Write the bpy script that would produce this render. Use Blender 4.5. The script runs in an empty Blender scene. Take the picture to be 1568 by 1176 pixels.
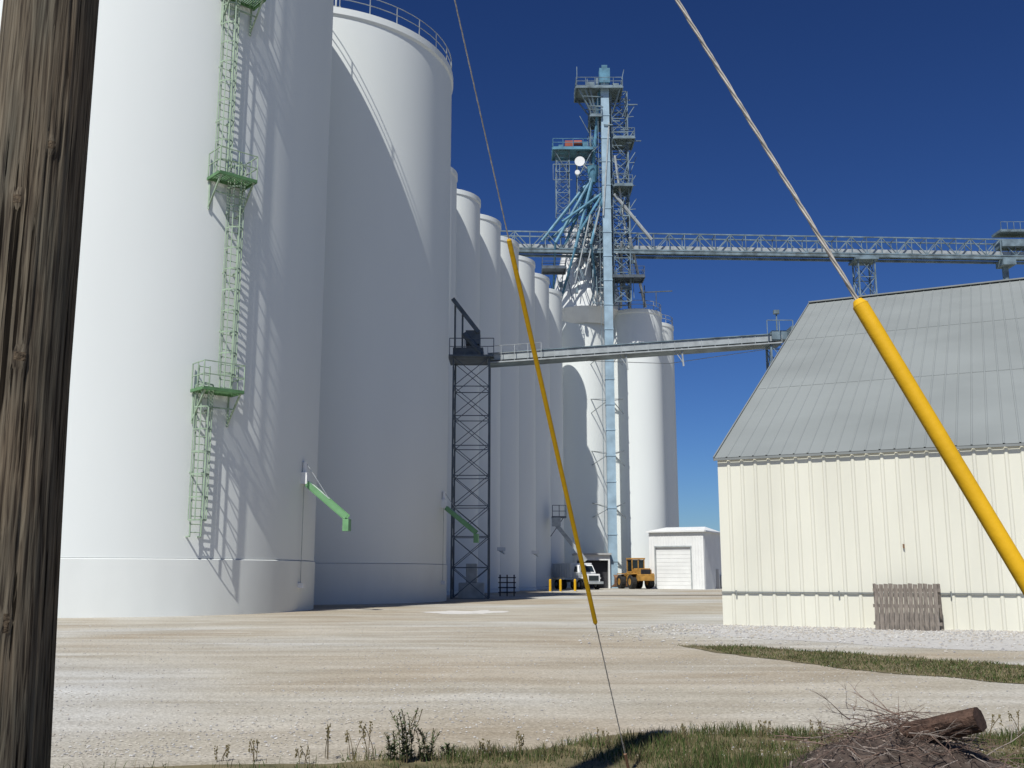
import bpy, math, random
from mathutils import Vector, Matrix, noise
random.seed(7)
R=math.radians
V=Vector
scene=bpy.context.scene
scene.view_settings.view_transform='Standard'
try: scene.view_settings.look='None'
except: pass
scene.view_settings.exposure=0

# ---------------------------------------------------------------- materials
def mat(name,col,rough=0.6,var=0.12,scale=1.0,bump=0.0,bscale=20,metal=0.0,stretch=(1,1,1),col2=None,spec=0.3):
    m=bpy.data.materials.new(name); m.use_nodes=True
    nt=m.node_tree; n=nt.nodes; l=nt.links
    b=n['Principled BSDF']
    b.inputs['Roughness'].default_value=rough
    b.inputs['Metallic'].default_value=metal
    b.inputs['Specular IOR Level'].default_value=spec
    tc=n.new('ShaderNodeTexCoord'); mp=n.new('ShaderNodeMapping')
    mp.inputs['Scale'].default_value=stretch
    l.new(tc.outputs['Object'],mp.inputs['Vector'])
    nz=n.new('ShaderNodeTexNoise'); nz.inputs['Scale'].default_value=scale; nz.inputs['Detail'].default_value=6
    l.new(mp.outputs[0],nz.inputs['Vector'])
    cr=n.new('ShaderNodeValToRGB')
    c2=col2 if col2 else tuple(c*(1-var*2) for c in col)
    cr.color_ramp.elements[0].position=0.3; cr.color_ramp.elements[0].color=(*c2,1)
    cr.color_ramp.elements[1].position=0.65; cr.color_ramp.elements[1].color=(*col,1)
    l.new(nz.outputs[0],cr.inputs[0]); l.new(cr.outputs[0],b.inputs['Base Color'])
    if bump>0:
        n2=n.new('ShaderNodeTexNoise'); n2.inputs['Scale'].default_value=bscale; n2.inputs['Detail'].default_value=5
        l.new(mp.outputs[0],n2.inputs['Vector'])
        bp=n.new('ShaderNodeBump'); bp.inputs['Strength'].default_value=bump; bp.inputs['Distance'].default_value=0.02
        l.new(n2.outputs[0],bp.inputs['Height']); l.new(bp.outputs[0],b.inputs['Normal'])
    return m

M={}
M['white']=mat('white_paint_concrete',(0.74,0.77,0.745),0.65,0.022,0.22,0.03,5,stretch=(1,1,0.3),spec=.15)
M['whiteband']=mat('white_paint_base',(0.735,0.76,0.73),0.65,0.035,0.6,0.04,6,stretch=(1,1,.5),spec=.15)
M['white2']=mat('white_sheet_metal',(0.76,0.77,0.75),0.5,0.05,0.8)
M['roofgrey']=mat('silo_roof_grey',(0.45,0.45,0.44),0.8,0.1,1)
M['green']=mat('faded_green_paint',(0.12,0.25,0.11),0.5,0.15,3)
M['palegreen']=mat('pale_green_paint',(0.33,0.43,0.31),0.5,0.15,3)
M['brightgreen']=mat('spout_green_paint',(0.17,0.36,0.17),0.5,0.1,3)
M['steel']=mat('dull_steel',(0.11,0.135,0.16),0.5,0.2,2)
M['galv']=mat('galvanised_steel',(0.42,0.45,0.45),0.5,0.15,2,metal=0.1)
M['blue']=mat('pale_blue_paint',(0.34,0.47,0.56),0.5,0.15,0.8)
M['teal']=mat('teal_blue_paint',(0.12,0.29,0.40),0.5,0.25,1.0)
M['bluegrey']=mat('blue_grey_steel',(0.20,0.27,0.31),0.5,0.3,1.0)
M['dark']=mat('dark_steel',(0.05,0.05,0.055),0.6,0.2,2)
M['rubber']=mat('tyre_rubber',(0.03,0.03,0.03),0.85,0.2,5)
M['glass']=mat('dark_glass',(0.02,0.03,0.035),0.1,0.1,2,spec=0.6)
M['yellow']=mat('yellow_plastic',(0.68,0.39,0.012),0.6,0.06,5,0.1,30,spec=.2)
M['machine']=mat('machine_yellow',(0.50,0.27,0.06),0.6,0.25,2)
M['wire']=mat('strand_wire',(0.46,0.43,0.38),0.6,0.2,40)
M['cream']=mat('cream_wall_sheet',(0.69,0.675,0.565),0.6,0.06,0.7,stretch=(1,1,0.25),spec=.15)
M['barnroof']=mat('grey_roof_sheet',(0.255,0.275,0.265),0.55,0.08,0.3)
M['flash']=mat('roof_flashing',(0.23,0.245,0.235),0.5,0.1,1)
M['pallet']=mat('weathered_boards',(0.25,0.215,0.18),0.85,0.25,6,0.5,30,stretch=(3,3,0.4))
M['red']=mat('red_primer',(0.30,0.08,0.05),0.6,0.1,2)
M['rust']=mat('rusty_steel',(0.25,0.14,0.08),0.8,0.2,5)

# ---------------------------------------------------------------- mesh builder
class MB:
    def __init__(s): s.v=[];s.f=[];s.m=[];s.mi=0
    def add(s,vs,fs):
        o=len(s.v); s.v.extend([tuple(x) for x in vs])
        for f in fs: s.f.append(tuple(i+o for i in f)); s.m.append(s.mi)
    def box(s,c,size,ax=None):
        c=V(c); hx,hy,hz=[q/2 for q in size]
        X,Y,Z=ax if ax else (V((1,0,0)),V((0,1,0)),V((0,0,1)))
        vs=[c+X*(a*hx)+Y*(b*hy)+Z*(d*hz) for a in(-1,1) for b in(-1,1) for d in(-1,1)]
        s.add(vs,[(0,1,3,2),(4,6,7,5),(0,4,5,1),(2,3,7,6),(0,2,6,4),(1,5,7,3)])
    def frame(s,a,b):
        d=(V(b)-V(a)).normalized(); up=V((0,0,1)) if abs(d.z)<0.95 else V((0,1,0))
        x=d.cross(up).normalized(); y=x.cross(d).normalized(); return d,x,y
    def beam(s,a,b,w,h=None):
        a=V(a);b=V(b);h=h or w
        d,x,y=s.frame(a,b); s.box((a+b)/2,((b-a).length,w,h),(d,x,y))
    def tube(s,a,b,r,n=6,r2=None,caps=True):
        a=V(a);b=V(b);r2=r if r2 is None else r2
        d,x,y=s.frame(a,b); vs=[]
        for p,q in((a,r),(b,r2)):
            for i in range(n):
                t=2*math.pi*i/n; vs.append(p+x*(q*math.cos(t))+y*(q*math.sin(t)))
        fs=[(i,(i+1)%n,n+(i+1)%n,n+i) for i in range(n)]
        if caps: fs.append(tuple(range(n-1,-1,-1))); fs.append(tuple(range(n,2*n)))
        s.add(vs,fs)
    def path(s,pts,r,n=5):
        for a,b in zip(pts[:-1],pts[1:]): s.tube(a,b,r,n)
    def lathe(s,c,prof,n=96,a0=0,a1=2*math.pi):
        cx,cy=c[0],c[1]
        for (r0,z0),(r1,z1) in zip(prof[:-1],prof[1:]):
            vs=[];
            for r,z in((r0,z0),(r1,z1)):
                for i in range(n):
                    t=a0+(a1-a0)*i/n; vs.append((cx+r*math.cos(t),cy+r*math.sin(t),z))
            s.add(vs,[(i,(i+1)%n,n+(i+1)%n,n+i) for i in range(n)])
    def obj(s,name,mats,parent=None,smooth=False,bevel=0):
        me=bpy.data.meshes.new(name); me.from_pydata(s.v,[],s.f)
        if not isinstance(mats,(list,tuple)): mats=[mats]
        for k in mats: me.materials.append(M[k] if isinstance(k,str) else k)
        for p,i in zip(me.polygons,s.m): p.material_index=i; p.use_smooth=smooth
        me.update()
        o=bpy.data.objects.new(name,me); scene.collection.objects.link(o)
        if parent: o.parent=parent
        if bevel:
            b=o.modifiers.new('bevel','BEVEL'); b.width=bevel; b.segments=2; b.limit_method='ANGLE'
        return o
def empty(name,loc=(0,0,0),rz=0):
    e=bpy.data.objects.new(name,None); e.location=loc; e.rotation_euler=(0,0,rz); e.empty_display_size=0.5
    scene.collection.objects.link(e); return e

# ---------------------------------------------------------------- camera, light
H=1.5
cam=bpy.data.cameras.new('camera'); co=bpy.data.objects.new('camera',cam); scene.collection.objects.link(co)
cam.sensor_width=36; cam.lens=36; cam.clip_start=0.05; cam.clip_end=6000
co.location=(0,0,H); co.rotation_euler=(R(90+10.55),0,0); scene.camera=co
SB,SE=204.5,54
S=V((math.sin(R(SB))*math.cos(R(SE)),math.cos(R(SB))*math.cos(R(SE)),math.sin(R(SE))))
sl=bpy.data.lights.new('sun','SUN'); sl.energy=5.0; sl.angle=R(0.5); sl.color=(1,0.98,0.93)
so=bpy.data.objects.new('sun',sl); scene.collection.objects.link(so); so.rotation_euler=S.to_track_quat('Z','Y').to_euler(); so.location=(0,-20,40)
w=bpy.data.worlds.new('World'); scene.world=w; w.use_nodes=True
nt=w.node_tree; bg=nt.nodes['Background']; sk=nt.nodes.new('ShaderNodeTexSky'); sk.sky_type='NISHITA'
sk.sun_disc=False; sk.sun_elevation=R(SE); sk.sun_rotation=R(SB); sk.altitude=200; sk.air_density=1.0; sk.dust_density=0.2; sk.ozone_density=3.0
ga=nt.nodes.new('ShaderNodeGamma'); ga.inputs[1].default_value=1.42
mx=nt.nodes.new('ShaderNodeMix'); mx.data_type='RGBA'; mx.blend_type='MULTIPLY'; mx.inputs[0].default_value=1; mx.inputs[7].default_value=(0.20,0.275,0.41,1)
nt.links.new(sk.outputs[0],ga.inputs[0]); nt.links.new(ga.outputs[0],mx.inputs[6]); nt.links.new(mx.outputs[2],bg.inputs[0]); bg.inputs[1].default_value=0.078

# ---------------------------------------------------------------- ground
def ground_mat():
    m=bpy.data.materials.new('crushed_limestone'); m.use_nodes=True
    nt=m.node_tree;n=nt.nodes;l=nt.links;b=n['Principled BSDF'];b.inputs['Roughness'].default_value=0.95;b.inputs['Specular IOR Level'].default_value=0.1
    tc=n.new('ShaderNodeTexCoord')
    def noi(sc,st=(1,1,1),det=5,rot=0,dis=0):
        mp=n.new('ShaderNodeMapping'); mp.inputs['Scale'].default_value=st; mp.inputs['Rotation'].default_value=(0,0,rot)
        l.new(tc.outputs['Object'],mp.inputs[0]); z=n.new('ShaderNodeTexNoise'); z.inputs['Scale'].default_value=sc; z.inputs['Detail'].default_value=det; z.inputs['Distortion'].default_value=dis
        l.new(mp.outputs[0],z.inputs['Vector']); return z.outputs[0]
    def ramp(src,stops):
        c=n.new('ShaderNodeValToRGB'); e=c.color_ramp.elements
        e[0].position=stops[0][0]; e[0].color=(*stops[0][1],1); e[1].position=stops[-1][0]; e[1].color=(*stops[-1][1],1)
        for p,q in stops[1:-1]:
            k=e.new(p); k.color=(*q,1)
        l.new(src,c.inputs[0]); return c.outputs[0]
    def mix(a,bb,f,t='MIX'):
        x=n.new('ShaderNodeMix'); x.data_type='RGBA'; x.blend_type=t
        if isinstance(f,float): x.inputs[0].default_value=f
        else: l.new(f,x.inputs[0])
        l.new(a,x.inputs[6]); l.new(bb,x.inputs[7]); return x.outputs[2]
    big=ramp(noi(0.10,(0.8,1.1,1),4,0.6,.8),[(0.34,(0.405,0.35,0.27)),(0.5,(0.455,0.425,0.36)),(0.64,(0.50,0.495,0.465))])
    med=ramp(noi(0.5,(0.6,1.0,1),6,0.7,1.0),[(0.36,(0.84,0.825,0.79)),(0.58,(1,1,1))])
    trk=ramp(noi(1.1,(0.13,1.0,1),3,-0.75,.9),[(0.38,(0.86,0.84,0.81)),(0.50,(1,1,1)),(0.64,(1.12,1.125,1.13))])
    fine=ramp(noi(22,(1,1,1),3),[(0.35,(0.72,0.715,0.71)),(0.55,(1.0,1.0,1.0)),(0.72,(1.2,1.2,1.2))])
    vo=n.new('ShaderNodeTexVoronoi'); vo.inputs['Scale'].default_value=34; l.new(tc.outputs['Object'],vo.inputs['Vector'])
    vr=ramp(vo.outputs['Color'],[(0.1,(0.70,0.69,0.67)),(0.9,(1.18,1.18,1.18))])
    c=mix(big,med,0.85,'MULTIPLY'); c=mix(c,trk,0.8,'MULTIPLY'); c=mix(c,fine,0.6,'MULTIPLY'); c=mix(c,vr,0.65,'MULTIPLY')
    l.new(c,b.inputs['Base Color'])
    bp=n.new('ShaderNodeBump'); bp.inputs['Strength'].default_value=0.5; bp.inputs['Distance'].default_value=0.02
    l.new(vo.outputs['Distance'],bp.inputs['Height'])
    bp2=n.new('ShaderNodeBump'); bp2.inputs['Strength'].default_value=0.3; bp2.inputs['Distance'].default_value=0.06
    l.new(noi(1.6),bp2.inputs['Height']); l.new(bp.outputs[0],bp2.inputs['Normal']); l.new(bp2.outputs[0],b.inputs['Normal'])
    return m
gm=ground_mat()
g=MB(); g.add([(-3000,-600,0),(3000,-600,0),(3000,3000,0),(-3000,3000,0)],[(0,1,2,3)]); g.obj('ground',gm)
M['field']=mat('field_cover',(0.12,0.14,0.05),0.95,0.2,0.02)
g=MB(); g.add([(-3000,170,0.01),(3000,170,0.01),(3000,3000,0.01),(-3000,3000,0.01)],[(0,1,2,3)]); g.obj('field','field')

def sheet(name,pts,z,m,jit=0.25,sub=6):
    P=[]
    for i in range(len(pts)):
        a=V(pts[i]+(0,)) if len(pts[i])==2 else V(pts[i]); b=V(pts[(i+1)%len(pts)]+(0,))
        for k in range(sub):
            q=a.lerp(b,k/sub); q+=V((noise.noise(q*1.3)*jit,noise.noise(q*1.3+V((9,3,1)))*jit,0)); P.append((q.x,q.y,z))
    me=bpy.data.meshes.new(name); me.from_pydata(P,[],[tuple(range(len(P)))]); me.materials.append(m)
    o=bpy.data.objects.new(name,me); scene.collection.objects.link(o); return o
M['soil']=mat('grassy_soil',(0.19,0.155,0.085),0.95,0.2,3,0.5,20,col2=(0.08,0.075,0.035))
M['palegravel']=mat('pale_stone_gravel',(0.50,0.485,0.46),0.95,0.2,7,0.7,30,col2=(0.36,0.35,0.325))
M['spill']=mat('pale_spill',(0.62,0.60,0.56),0.95,0.08,3)
strip=[(3.5,22.6),(4.5,19.5),(5.6,16.7),(7.2,14.7),(12,12.0),(22,8.5),(22,12),(12,15.4),(8.7,17.6),(6.6,20.4),(5.0,22.4)]
sheet('grass_strip_soil',strip,0.008,M['soil'],0.4,8)
verge=[(-6,8.0),(-1.5,8.7),(0.2,9.3),(1.2,10.1),(2.0,10.3),(4,10.1),(7,9.9),(14,8.0),(14,-8),(-12,-8),(-12,6)]
sheet('verge_soil',verge,0.008,M['soil'],0.3,10)
u=V((0.9,-0.4359,0)); wv=V((0.4359,0.9,0)); C=V((6.42,31.9,0))
def BP(a,b,z=0): p=C+u*a+wv*b; return (p.x,p.y,z)
sheet('barn_gravel_bed',[BP(-.4,1)[:2],BP(-.6,-2.4)[:2],BP(1.2,-5.6)[:2],BP(6,-8.2)[:2],BP(16,-8)[:2],BP(38,-7)[:2],BP(38,1)[:2]],0.004,M['palegravel'],0.7,9)
sheet('gravel_spill',[(-3.6,42),(-2.2,40.5),(-0.8,41),(-0.2,42.8),(-1.2,44.6),(-3.0,44.2)],0.006,M['spill'],1.1,8)

# gravel stones near the camera
g=MB()
def rock(mb,c,s):
    vs=[]
    for d in ((1,0,0),(-1,0,0),(0,1,0),(0,-1,0),(0,0,.7),(0,0,-.4)):
        vs.append(V(c)+V(d)*s*random.uniform(.6,1.2)+V((random.uniform(-.2,.2),random.uniform(-.2,.2),0))*s)
    mb.add(vs,[(0,2,4),(2,1,4),(1,3,4),(3,0,4),(2,0,5),(1,2,5),(3,1,5),(0,3,5)])
for i in range(15000):
    y=9+ (random.random()**1.7)*24; x=random.uniform(-.52,.52)*y*1.05
    if noise.noise(V((x*.35,y*.35,1)))<-.05 and random.random()<.7: continue
    g.mi=random.choice([0,0,1,2]); rock(g,(x,y,0.004),random.uniform(.006,.019))
for i in range(6500):
    a=random.uniform(-1.8,22); b=-random.uniform(0.1,10)*random.uniform(.2,1); p=BP(a,b)
    g.mi=random.choice([1,0,0,2]); rock(g,(p[0],p[1],0.01),random.uniform(.012,.045))
M['stoneA']=mat('stone_beige',(0.46,0.42,0.355),0.9,0.1,3); M['stoneB']=mat('stone_pale',(0.56,0.545,0.51),0.9,0.1,3); M['stoneC']=mat('stone_grey',(0.34,0.33,0.32),0.9,0.1,3)
g.obj('gravel_stones',['stoneA','stoneB','stoneC'])

# ---------------------------------------------------------------- silos
def railring(mb,c,r,z,n,h=1.05,rr=0.03,segs=64):
    for i in range(n):
        t=2*math.pi*i/n; x=c[0]+r*math.cos(t);y=c[1]+r*math.sin(t); mb.tube((x,y,z),(x,y,z+h),rr,4)
    for hh in(h,h*.52):
        pts=[(c[0]+r*math.cos(2*math.pi*i/segs),c[1]+r*math.sin(2*math.pi*i/segs),z+hh) for i in range(segs+1)]
        mb.path(pts,rr,4)
HT=33.6
def silo(name,c,r,h=HT,seg=128,rail=True,band=True,flare=0.22):
    e=empty(name)
    g=MB()
    b0=2.1 if band else 0.3
    g.lathe(c,[(r,b0),(r,h-0.55),(r+flare,h-0.40),(r+flare,h),(r+flare-0.12,h+0.06),(r+flare-0.3,h+0.02)],seg)
    g.obj('wall',['white'],e,True)
    g=MB(); g.lathe(c,[(r+0.05,0),(r+0.05,b0-0.04),(r+0.0,b0-.015)],seg); g.obj('base_ring',['whiteband'],e,True)
    g=MB(); g.lathe(c,[(r+flare-0.3,h+0.02),(0.001,h+0.5)],seg); g.obj('roof',['roofgrey'],e,True)
    if rail:
        g=MB(); railring(g,c,r+flare-0.12,h+0.05,max(14,int(r*3.6)),1.05,0.03 if r>5 else 0.035); g.obj('roof_railing',['galv'],e)
    return e
C1=V((-17.3,45.4,0)); C2=V((-12.4,61.3,0)); RB=8.5
t1=silo('grain_silo',C1,RB,flare=.10); t2=silo('grain_silo',C2,RB,h=33.1,flare=.10)
row=[]
for i in range(7):
    c=(-4.5+1.72*i-3.12,79+6.1*i); row.append(c); silo('grain_silo',c,3.12,seg=72,rail=False,band=False,flare=0.07)
for c in [(2.0,125.3),(8.9,125.3),(15.4,125.3),(4.6,132),(11.2,132),(17.9,132)]:
    silo('grain_silo',c,3.42,seg=72,rail=(c[0]>15),band=False,flare=0.07)

# local frame on a silo wall
def fr(c,r,b):
    n=V((math.sin(R(b)),math.cos(R(b)),0)); t=V((-n.y,n.x,0))
    return V((c[0],c[1],0))+n*r, n, t
def ladder(e,c,r,b,s,z0,z1):
    o,n,t=fr(c,r,b); g=MB()
    def P(a,d,z): return o+t*a+n*d+V((0,0,z))
    for a in(s-.22,s+.22): g.beam(P(a,.26,z0),P(a,.26,z1+1.0),.05,.05)
    z=z0+.15
    while z<z1+1.0: g.tube(P(s-.22,.26,z),P(s+.22,.26,z),.018,4); z+=.3
    z=z0
    while z<z1:
        for a in(s-.22,s+.22): g.beam(P(a,-.05,z),P(a,.26,z),.05,.05)
        z+=2.4
    g.obj('ladder',['palegreen'],e)
    g=MB(); zs=[];z=z0+.6
    while z<z1+.9: zs.append(z); z+=.85
    for z in zs:
        pts=[P(s+.32*math.cos(k*math.pi/8),.28+.50*math.sin(k*math.pi/8),z) for k in range(9)]
        for p,q in zip(pts[:-1],pts[1:]): g.beam(p,q,.015,.06)
    for k in (0,2,4,6,8):
        a=s+.32*math.cos(k*math.pi/8); d=.28+.50*math.sin(k*math.pi/8)
        g.beam(P(a,d,zs[0]),P(a,d,zs[-1]),.04,.02)
    g.obj('ladder_cage',['palegreen'],e)
def platform(e,c,r,b,s,z,wd=1.5,dp=1.05):
    o,n,t=fr(c,r,b); g=MB()
    def P(a,d,zz): return o+t*a+n*d+V((0,0,zz))
    ax=(t,n,V((0,0,1)))
    for d in (0.1,dp): g.box(P(s,d,z),(wd,.06,.12),ax)
    for a in (-wd/2,wd/2): g.box(P(s+a,dp/2,z),(.06,dp,.12),ax)
    k=-wd/2+.1
    while k<wd/2: g.box(P(s+k,dp/2,z+.02),(.045,dp,.03),ax); k+=.085
    g.obj('platform_floor',['green'],e)
    g=MB()
    for a in(-wd/2+.1,wd/2-.1):
        g.beam(P(s+a,dp-.05,z-.05),P(s+a,0,z-1.15),.06)
        g.beam(P(s+a,.03,z),P(s+a,.03,z-1.25),.06)
    g.beam(P(s-wd/2+.1,dp*.5,z-.62),P(s+wd/2-.1,dp*.5,z-.62),.05)
    pts=[(-wd/2,.05),(-wd/2,dp),(0,dp),(wd/2,dp),(wd/2,.05)]
    for a,d in pts+[(-wd/2,dp*.5),(wd/2,dp*.5)]: g.beam(P(s+a,d,z),P(s+a,d,z+1.05),.04)
    for h in(.55,1.05):
        for p,q in zip(pts[:-1],pts[1:]): g.beam(P(s+p[0],p[1],z+h),P(s+q[0],q[1],z+h),.035)
    g.obj('platform_railing',['palegreen'],e)
LB=138
ladder(t1,C1,RB,LB,-.5,2.9,8.4); ladder(t1,C1,RB,LB,.38,8.5,17.0); ladder(t1,C1,RB,LB,-.25,17.1,25.0); ladder(t1,C1,RB,LB,.45,25.1,33.9)
platform(t1,C1,RB,LB,-.05,8.4,1.65); platform(t1,C1,RB,LB,.1,17.0,1.6); platform(t1,C1,RB,LB,.15,25.0)

def chute(e,c,r,b,zt=5.3):
    o,n,t=fr(c,r,b); g=MB()
    def P(a,d,zz): return o+t*a+n*d+V((0,0,zz))
    ax=(n,t,V((0,0,1)))
    g.mi=0; g.box(P(0,.12,zt+.25),(.3,.35,.5),ax); g.tube(P(0,.1,zt+.5),P(0,.1,zt+.95),.1,8)
    g.mi=1
    a=P(0,.2,zt-.05); bq=P(0,2.0,zt-1.5)
    g.beam(a,bq,.3,.1); d,x,y=g.frame(a,bq)
    for sgn in(-1,1): g.beam(a+x*.15*sgn+y*.1,bq+x*.15*sgn+y*.1,.03,.22)
    g.box(P(0,2.05,zt-1.75),(.26,.34,.5),ax)
    g.mi=0; g.beam(a+y*.16,a.lerp(bq,.5)+y*.16,.26,.07)
    g.mi=2; g.tube(P(0,.15,zt+.9),P(0,1.2,zt-.6),.015,4); g.tube(P(-.1,.12,zt),P(-.1,.12,1.0),.015,4)
    g.mi=0; g.box(P(-.1,.15,1.05),(.25,.2,.2),ax)
    g.obj('discharge_spout',['white2','brightgreen','galv'],e)
chute(t1,C1,RB,101); chute(t2,C2,RB,101)
g=MB()
for a in(0,1.4,2.8): g.beam((-12.9+a*.8,56.2+a*.2,33.1),(-12.9+a*.8,56.2+a*.2,36.6),.1)
g.beam((-13.2,56.2,36.5),(-10.4,57,36.5),.12); g.beam((-13.2,56.2,35.4),(-10.4,57,35.4),.08)
g.beam((-12.9,56.2,33.6),(-11.8,56.5,36.5),.06); g.beam((-11.8,56.5,33.6),(-10.6,56.8,36.5),.06)
g.box((-12,57.5,34.1),(1.2,1.2,1.5))
g.obj('roof_equipment',['galv'],t2)
g=MB(); 
for sx in(-.6,.6): g.beam((-15.5+sx,52,HT+.5),(-13.7+sx,56.5,HT+.5),.12); g.beam((-15.5+sx,52,HT+1.5),(-13.7+sx,56.5,HT+1.5),.05)
g.box((-14.6,54.2,HT+.5),(1.2,4.4,.06)); g.obj('catwalk',['galv'],t1)

# ---------------------------------------------------------------- lattice helpers
def lattice(mb,x0,x1,y0,y1,z0,z1,n,lw=.12,bw=.07,x=True):
    cs=[(x0,y0),(x1,y0),(x1,y1),(x0,y1)]
    for c in cs: mb.beam((*c,z0),(*c,z1),lw)
    dz=(z1-z0)/n
    for k in range(n+1):
        z=z0+k*dz
        for a,b in zip(cs,cs[1:]+cs[:1]):
            mb.beam((*a,z),(*b,z),bw)
            if k<n:
                mb.beam((*a,z),(*b,z+dz),bw*.8)
                if x: mb.beam((*b,z),(*a,z+dz),bw*.8)
e=empty('conveyor_tower'); g=MB(); lattice(g,-3.85,-1.5,66,68.4,0,15.6,8,.11,.055); g.obj('lattice_frame',['steel'],e)
g=MB(); g.beam((-3.95,66.2,19.6),(-2.2,66.2,17.3),.35,.25); g.beam((-3.8,66.5,15.6),(-3.8,66.5,19.4),.12); g.beam((-3.3,66.5,15.6),(-3.3,66.5,18.7),.12)
g.box((-2.6,67,17.0),(.95,1.5,.95)); g.tube((-3.2,66.1,17.2),(-2.0,66.1,15.8),.2,8); g.box((-2.9,67,16.0),(2.0,2.0,.5)); g.obj('conveyor_head',['steel'],e)
g=MB(); g.box((-2.7,67.2,15.65),(3.0,3.0,.12))
for a in(-4.1,-3.1,-2.1,-1.2): g.beam((a,65.7,15.7),(a,65.7,16.8),.05)
g.beam((-4.1,65.7,16.8),(-1.2,65.7,16.8),.05); g.beam((-4.1,65.7,16.25),(-1.2,65.7,16.25),.04); g.obj('platform',['steel'],e)
g=MB(); g.box((-2.6,67.2,0.5),(1.6,1.8,1.0)); g.box((-2.6,67.2,1.6),(.7,1.0,1.2)); g.obj('motor_housing',['galv'],e,bevel=.04)

# lower enclosed conveyor bridge
e=empty('conveyor_bridge'); A=V((-1.6,66.9,15.35)); B=V((17.8,66.6,16.65))
g=MB(); g.mi=0; g.beam(A+V((0,0,.32)),B+V((0,0,.32)),.9,.42); g.mi=1; g.beam(A+V((0,0,-.1)),B+V((0,0,-.1)),1.4,.12); g.beam(A+V((0,0,.58)),B+V((0,0,.58)),1.05,.06)
g.obj('conveyor_casing',['galv','bluegrey'],e)
g=MB(); n=22
for k in range(n+1):
    p=A.lerp(B,k/n)
    g.beam(p+V((0,-.75,-.1)),p+V((0,-.75,1.0 if k<5 else .42)),.035)
    if k<n:
        q=A.lerp(B,(k+1)/n); g.beam(p+V((0,-.75,-.1)),q+V((0,-.75,-.1)),.09)
for hz in(1.0,.5): g.tube(A+V((0,-.75,hz)),A.lerp(B,4/n)+V((0,-.75,hz)),.02,4)
for f in(.47,.66):
    p=A.lerp(B,f); g.beam(p+V((0,-.6,0)),p+V((.1,-.6,-1.2)),.1); g.beam(p+V((-.5,-.6,-.1)),p+V((.1,-.6,-1.0)),.05)
g.tube(A.lerp(B,.35)+V((0,0,-.3)),A.lerp(B,.62)+V((0,0,-.85)),.02,4); g.tube(A.lerp(B,.62)+V((0,0,-.85)),A.lerp(B,.98)+V((0,0,-.3)),.02,4)
g.obj('bridge_walkway',['galv'],e)
g=MB(); lattice(g,17.1,18.3,66,67.2,0,16.4,10,.12,.06); g.box((17.7,66.6,17.1),(1.0,1.2,.6)); g.beam((17.6,66.2,17.3),(17.6,66.2,18.7),.08); g.box((17.6,66.2,18.7),(.35,.3,.25))
for a in(16.8,17.6,18.5): g.beam((a,65.6,17.0),(a,65.6,18.0),.05)
g.beam((16.8,65.6,18.0),(18.5,65.6,18.0),.05); g.box((19.2,67,17.3),(1.2,1.3,1.0)); g.beam((19.2,67,17),(19.2,67,14),.4)
g.obj('end_support',['bluegrey'],e)

# upper conveyor gallery truss
e=empty('conveyor_gallery'); A=V((-1.6,118.5,40.0)); B=V((66,122.5,40.2)); n=36; hh=2.1
g=MB()
for s_ in(-.9,.9):
    o=V((0,s_,0))
    g.beam(A+o,B+o,.16); g.beam(A+o+V((0,0,hh)),B+o+V((0,0,hh)),.14)
    for k in range(n+1):
        p=A.lerp(B,k/n)+o
        g.beam(p,p+V((0,0,hh)),.09)
        if k<n:
            q=A.lerp(B,(k+1)/n)+o
            if k%2==0: g.beam(p,q+V((0,0,hh)),.1)
            else: g.beam(p+V((0,0,hh)),q,.1)
for k in range(n+1):
    p=A.lerp(B,k/n); g.beam(p+V((0,-.9,hh)),p+V((0,.9,hh)),.08); g.beam(p+V((0,-.9,0)),p+V((0,.9,0)),.1)
g.obj('truss',['bluegrey'],e)
g=MB(); g.mi=0; g.beam(A+V((0,0,.42)),B+V((0,0,.42)),1.0,.5); g.mi=1; g.beam(A+V((0,-.95,-.35)),B+V((0,-.95,-.35)),.25,.28); g.beam(A+V((0,.9,-.35)),B+V((0,.9,-.35)),.25,.28)
g.obj('conveyor_casing',['galv','bluegrey'],e)
g=MB(); lattice(g,42.2,44.2,120,122,0,39.6,16,.16,.09); g.box((43.2,121,39.4),(2.8,2.8,.3)); g.obj('support_tower',['bluegrey'],e)
g=MB(); g.tube((61.2,122.3,0),(61.2,122.3,40),.38,10); g.box((61.2,122,39.4),(1.6,2,.8)); g.box((62.8,122,43.3),(5,2.4,.3)); g.box((62.8,122,41.8),(4.6,2.0,.9))
for a in range(7):
    g.beam((60.4+a*.8,120.8,43.3),(60.4+a*.8,120.8,44.4),.06)
g.beam((60.4,120.8,44.4),(65.2,120.8,44.4),.06); g.obj('transfer_station',['bluegrey'],e)

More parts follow.
